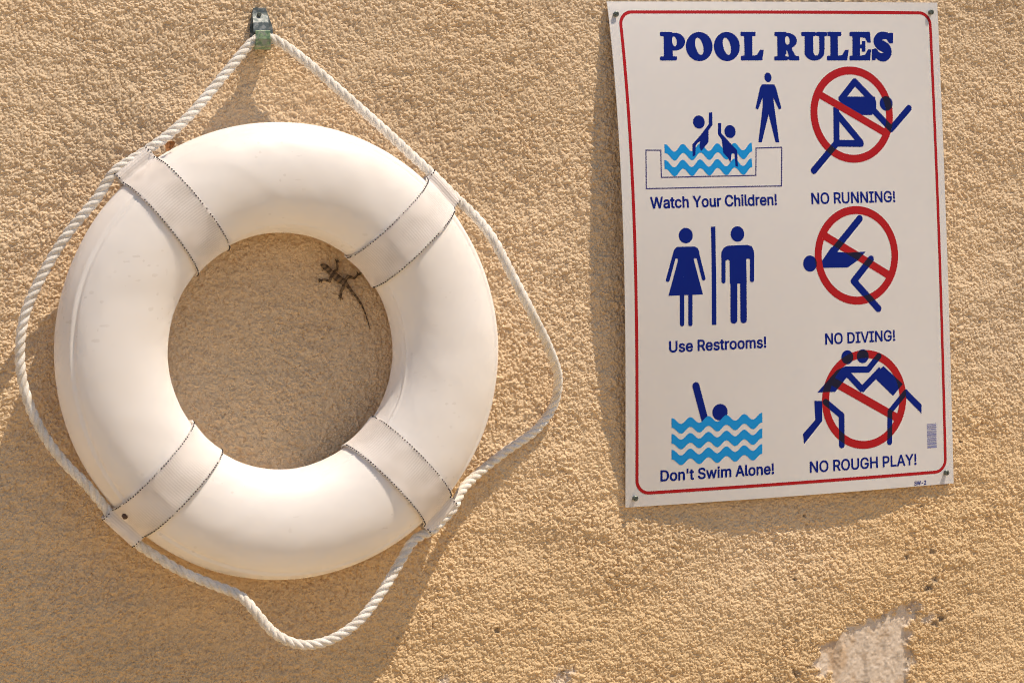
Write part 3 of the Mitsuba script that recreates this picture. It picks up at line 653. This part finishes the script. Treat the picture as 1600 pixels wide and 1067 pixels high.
for ch, (a, b_, top) in TITLE:
    g = letter(ch); x0, z0, x1, z1 = g.bounds
    zoff, zs = (0, 1) if ch not in 'OSU' else (0, 1)
    s = 0.99 * (b_[0] - a[0]) / (x1 - x0); cap = top[1] - a[1]
    zb = (a[1] + b_[1]) / 2
    g = affinity.affine_transform(g, [s, 0, 0, cap, a[0] - s * x0, zb])
    g = affinity.affine_transform(g, [1, 0.075, 0, 1, -0.075 * (zb + cap / 2), 0]).buffer(0.25)
    g = g.difference(before.buffer(0.7)); before = g
    ink('heading_letter', g, 'navy_ink')
bc = np.array(BARCODE); x0, x1 = bc[[0, 3], 0].mean(), bc[[1, 2], 0].mean(); z0, z1 = bc[[2, 3], 1].mean(), bc[[0, 1], 1].mean()
r3 = np.random.default_rng(3); z = z0; bars, pale = [], []
pale = box(x0, z0, x1, z1)
while z < z1 - 0.6:
    h = r3.choice([0.5, 0.5, 0.9, 1.4, 2.2]); bars.append(box(x0, z, x1, min(z + h, z1))); z += h + r3.choice([0.5, 0.8, 1.1])
bars = unary_union(bars)
k = ink('barcode', bars, 'faded_ink'); 
for n_, (x, z) in enumerate(SCREWS):
    s, t = x / SW, 1 - z / SH
    screw(SX0 + x / 1000, SZ0 + z / 1000, float(sign_depth(np.array(s), np.array(t))), 'pool_sign__screw' + (f'_{n_:03d}' if n_ else ''), out=0.0062, r=0.0040)

# ------------------------------------------------------------------ the lizard
def ball(p, r): return m3.Manifold.sphere(r, 14).translate([p[0], p[1], p[2]])
def chain(js):
    b = [ball(j, j[3]) for j in js]
    return [m3.Manifold.batch_hull([b[k], b[k + 1]]) for k in range(len(b) - 1)]
bones = chain(LIZARD['spine'])
for l in LIZARD['limbs']: bones += chain(l)
for ts in LIZARD['toes']:
    for tseg in ts: bones += chain([tuple(j[0]) if isinstance(j[0], (tuple, list)) else j for j in tseg])
body = m3.Manifold.batch_boolean(bones, m3.OpType.Add).refine_to_length(0.9)
mm = body.to_mesh(); lz = trimesh.Trimesh(mm.vert_properties[:, :3], mm.tri_verts)
trimesh.smoothing.filter_taubin(lz, lamb=0.5, nu=0.53, iterations=8)
lz.vertices[:, 1] = -6.2 + (lz.vertices[:, 1] + 6.2) * 0.78
lz.vertices[:, 1] -= 1.6
lz.vertices = lz.vertices / 1000
say('wall_lizard', 'small dark brown banded gecko clinging to the shaded wall inside the ring', 'lizard')
put('wall_lizard__body', lz, 'lizard_skin', smooth=True)
h0, h1 = np.array(LIZARD['spine'][0][:3]), np.array(LIZARD['spine'][1][:3])
ax = (h1 - h0) / np.linalg.norm(h1 - h0); sd_ = np.cross(ax, [0, 1, 0])
for n_, sgn in enumerate((-1, 1)):
    e = trimesh.creation.icosphere(subdivisions=2, radius=0.0009); e.apply_translation((h0 + (h1 - h0) * 0.75 + sd_ * sgn * 3.0 + [0, -3.8, 0]) / 1000)
    put('wall_lizard__eye' + ('_001' if n_ else ''), e, 'lizard_eye', smooth=True)

# ------------------------------------------------------------------ a dry leaf caught behind the rope
lf = Polygon([(-9, -3), (-4, 3), (3, 5), (8, 2), (9, -2), (3, -5), (-3, -6)])
v, f = trimesh.creation.triangulate_polygon(lf.buffer(1).simplify(.2), engine='earcut'); v3, f = trimesh.remesh.subdivide_to_size(np.column_stack([v, 0 * v[:, 0]]), f, 1.6)
x, y = v3[:, 0], v3[:, 1]
curl = 0.07 * x * x * 0.7 - 0.05 * y * y + 1.6 * (meshkit.noise(np.column_stack([x * .45, y * .45, 0 * x]), 9) - .5) * 2
ang = math.radians(38)
P3 = np.column_stack([x * math.cos(ang) - y * math.sin(ang), -curl, x * math.sin(ang) + y * math.cos(ang)]) * 0.00085 + np.array(LEAF) / 1000
k = len(P3); 
put('dry_leaf', (np.vstack([P3, P3 + [0, 0.0005, 0]]), np.vstack([f, f[:, ::-1] + k])), 'dry_brown', smooth=False, label='tiny curled orange brown dead leaf caught between the rope and the top left strap', cat='leaf')
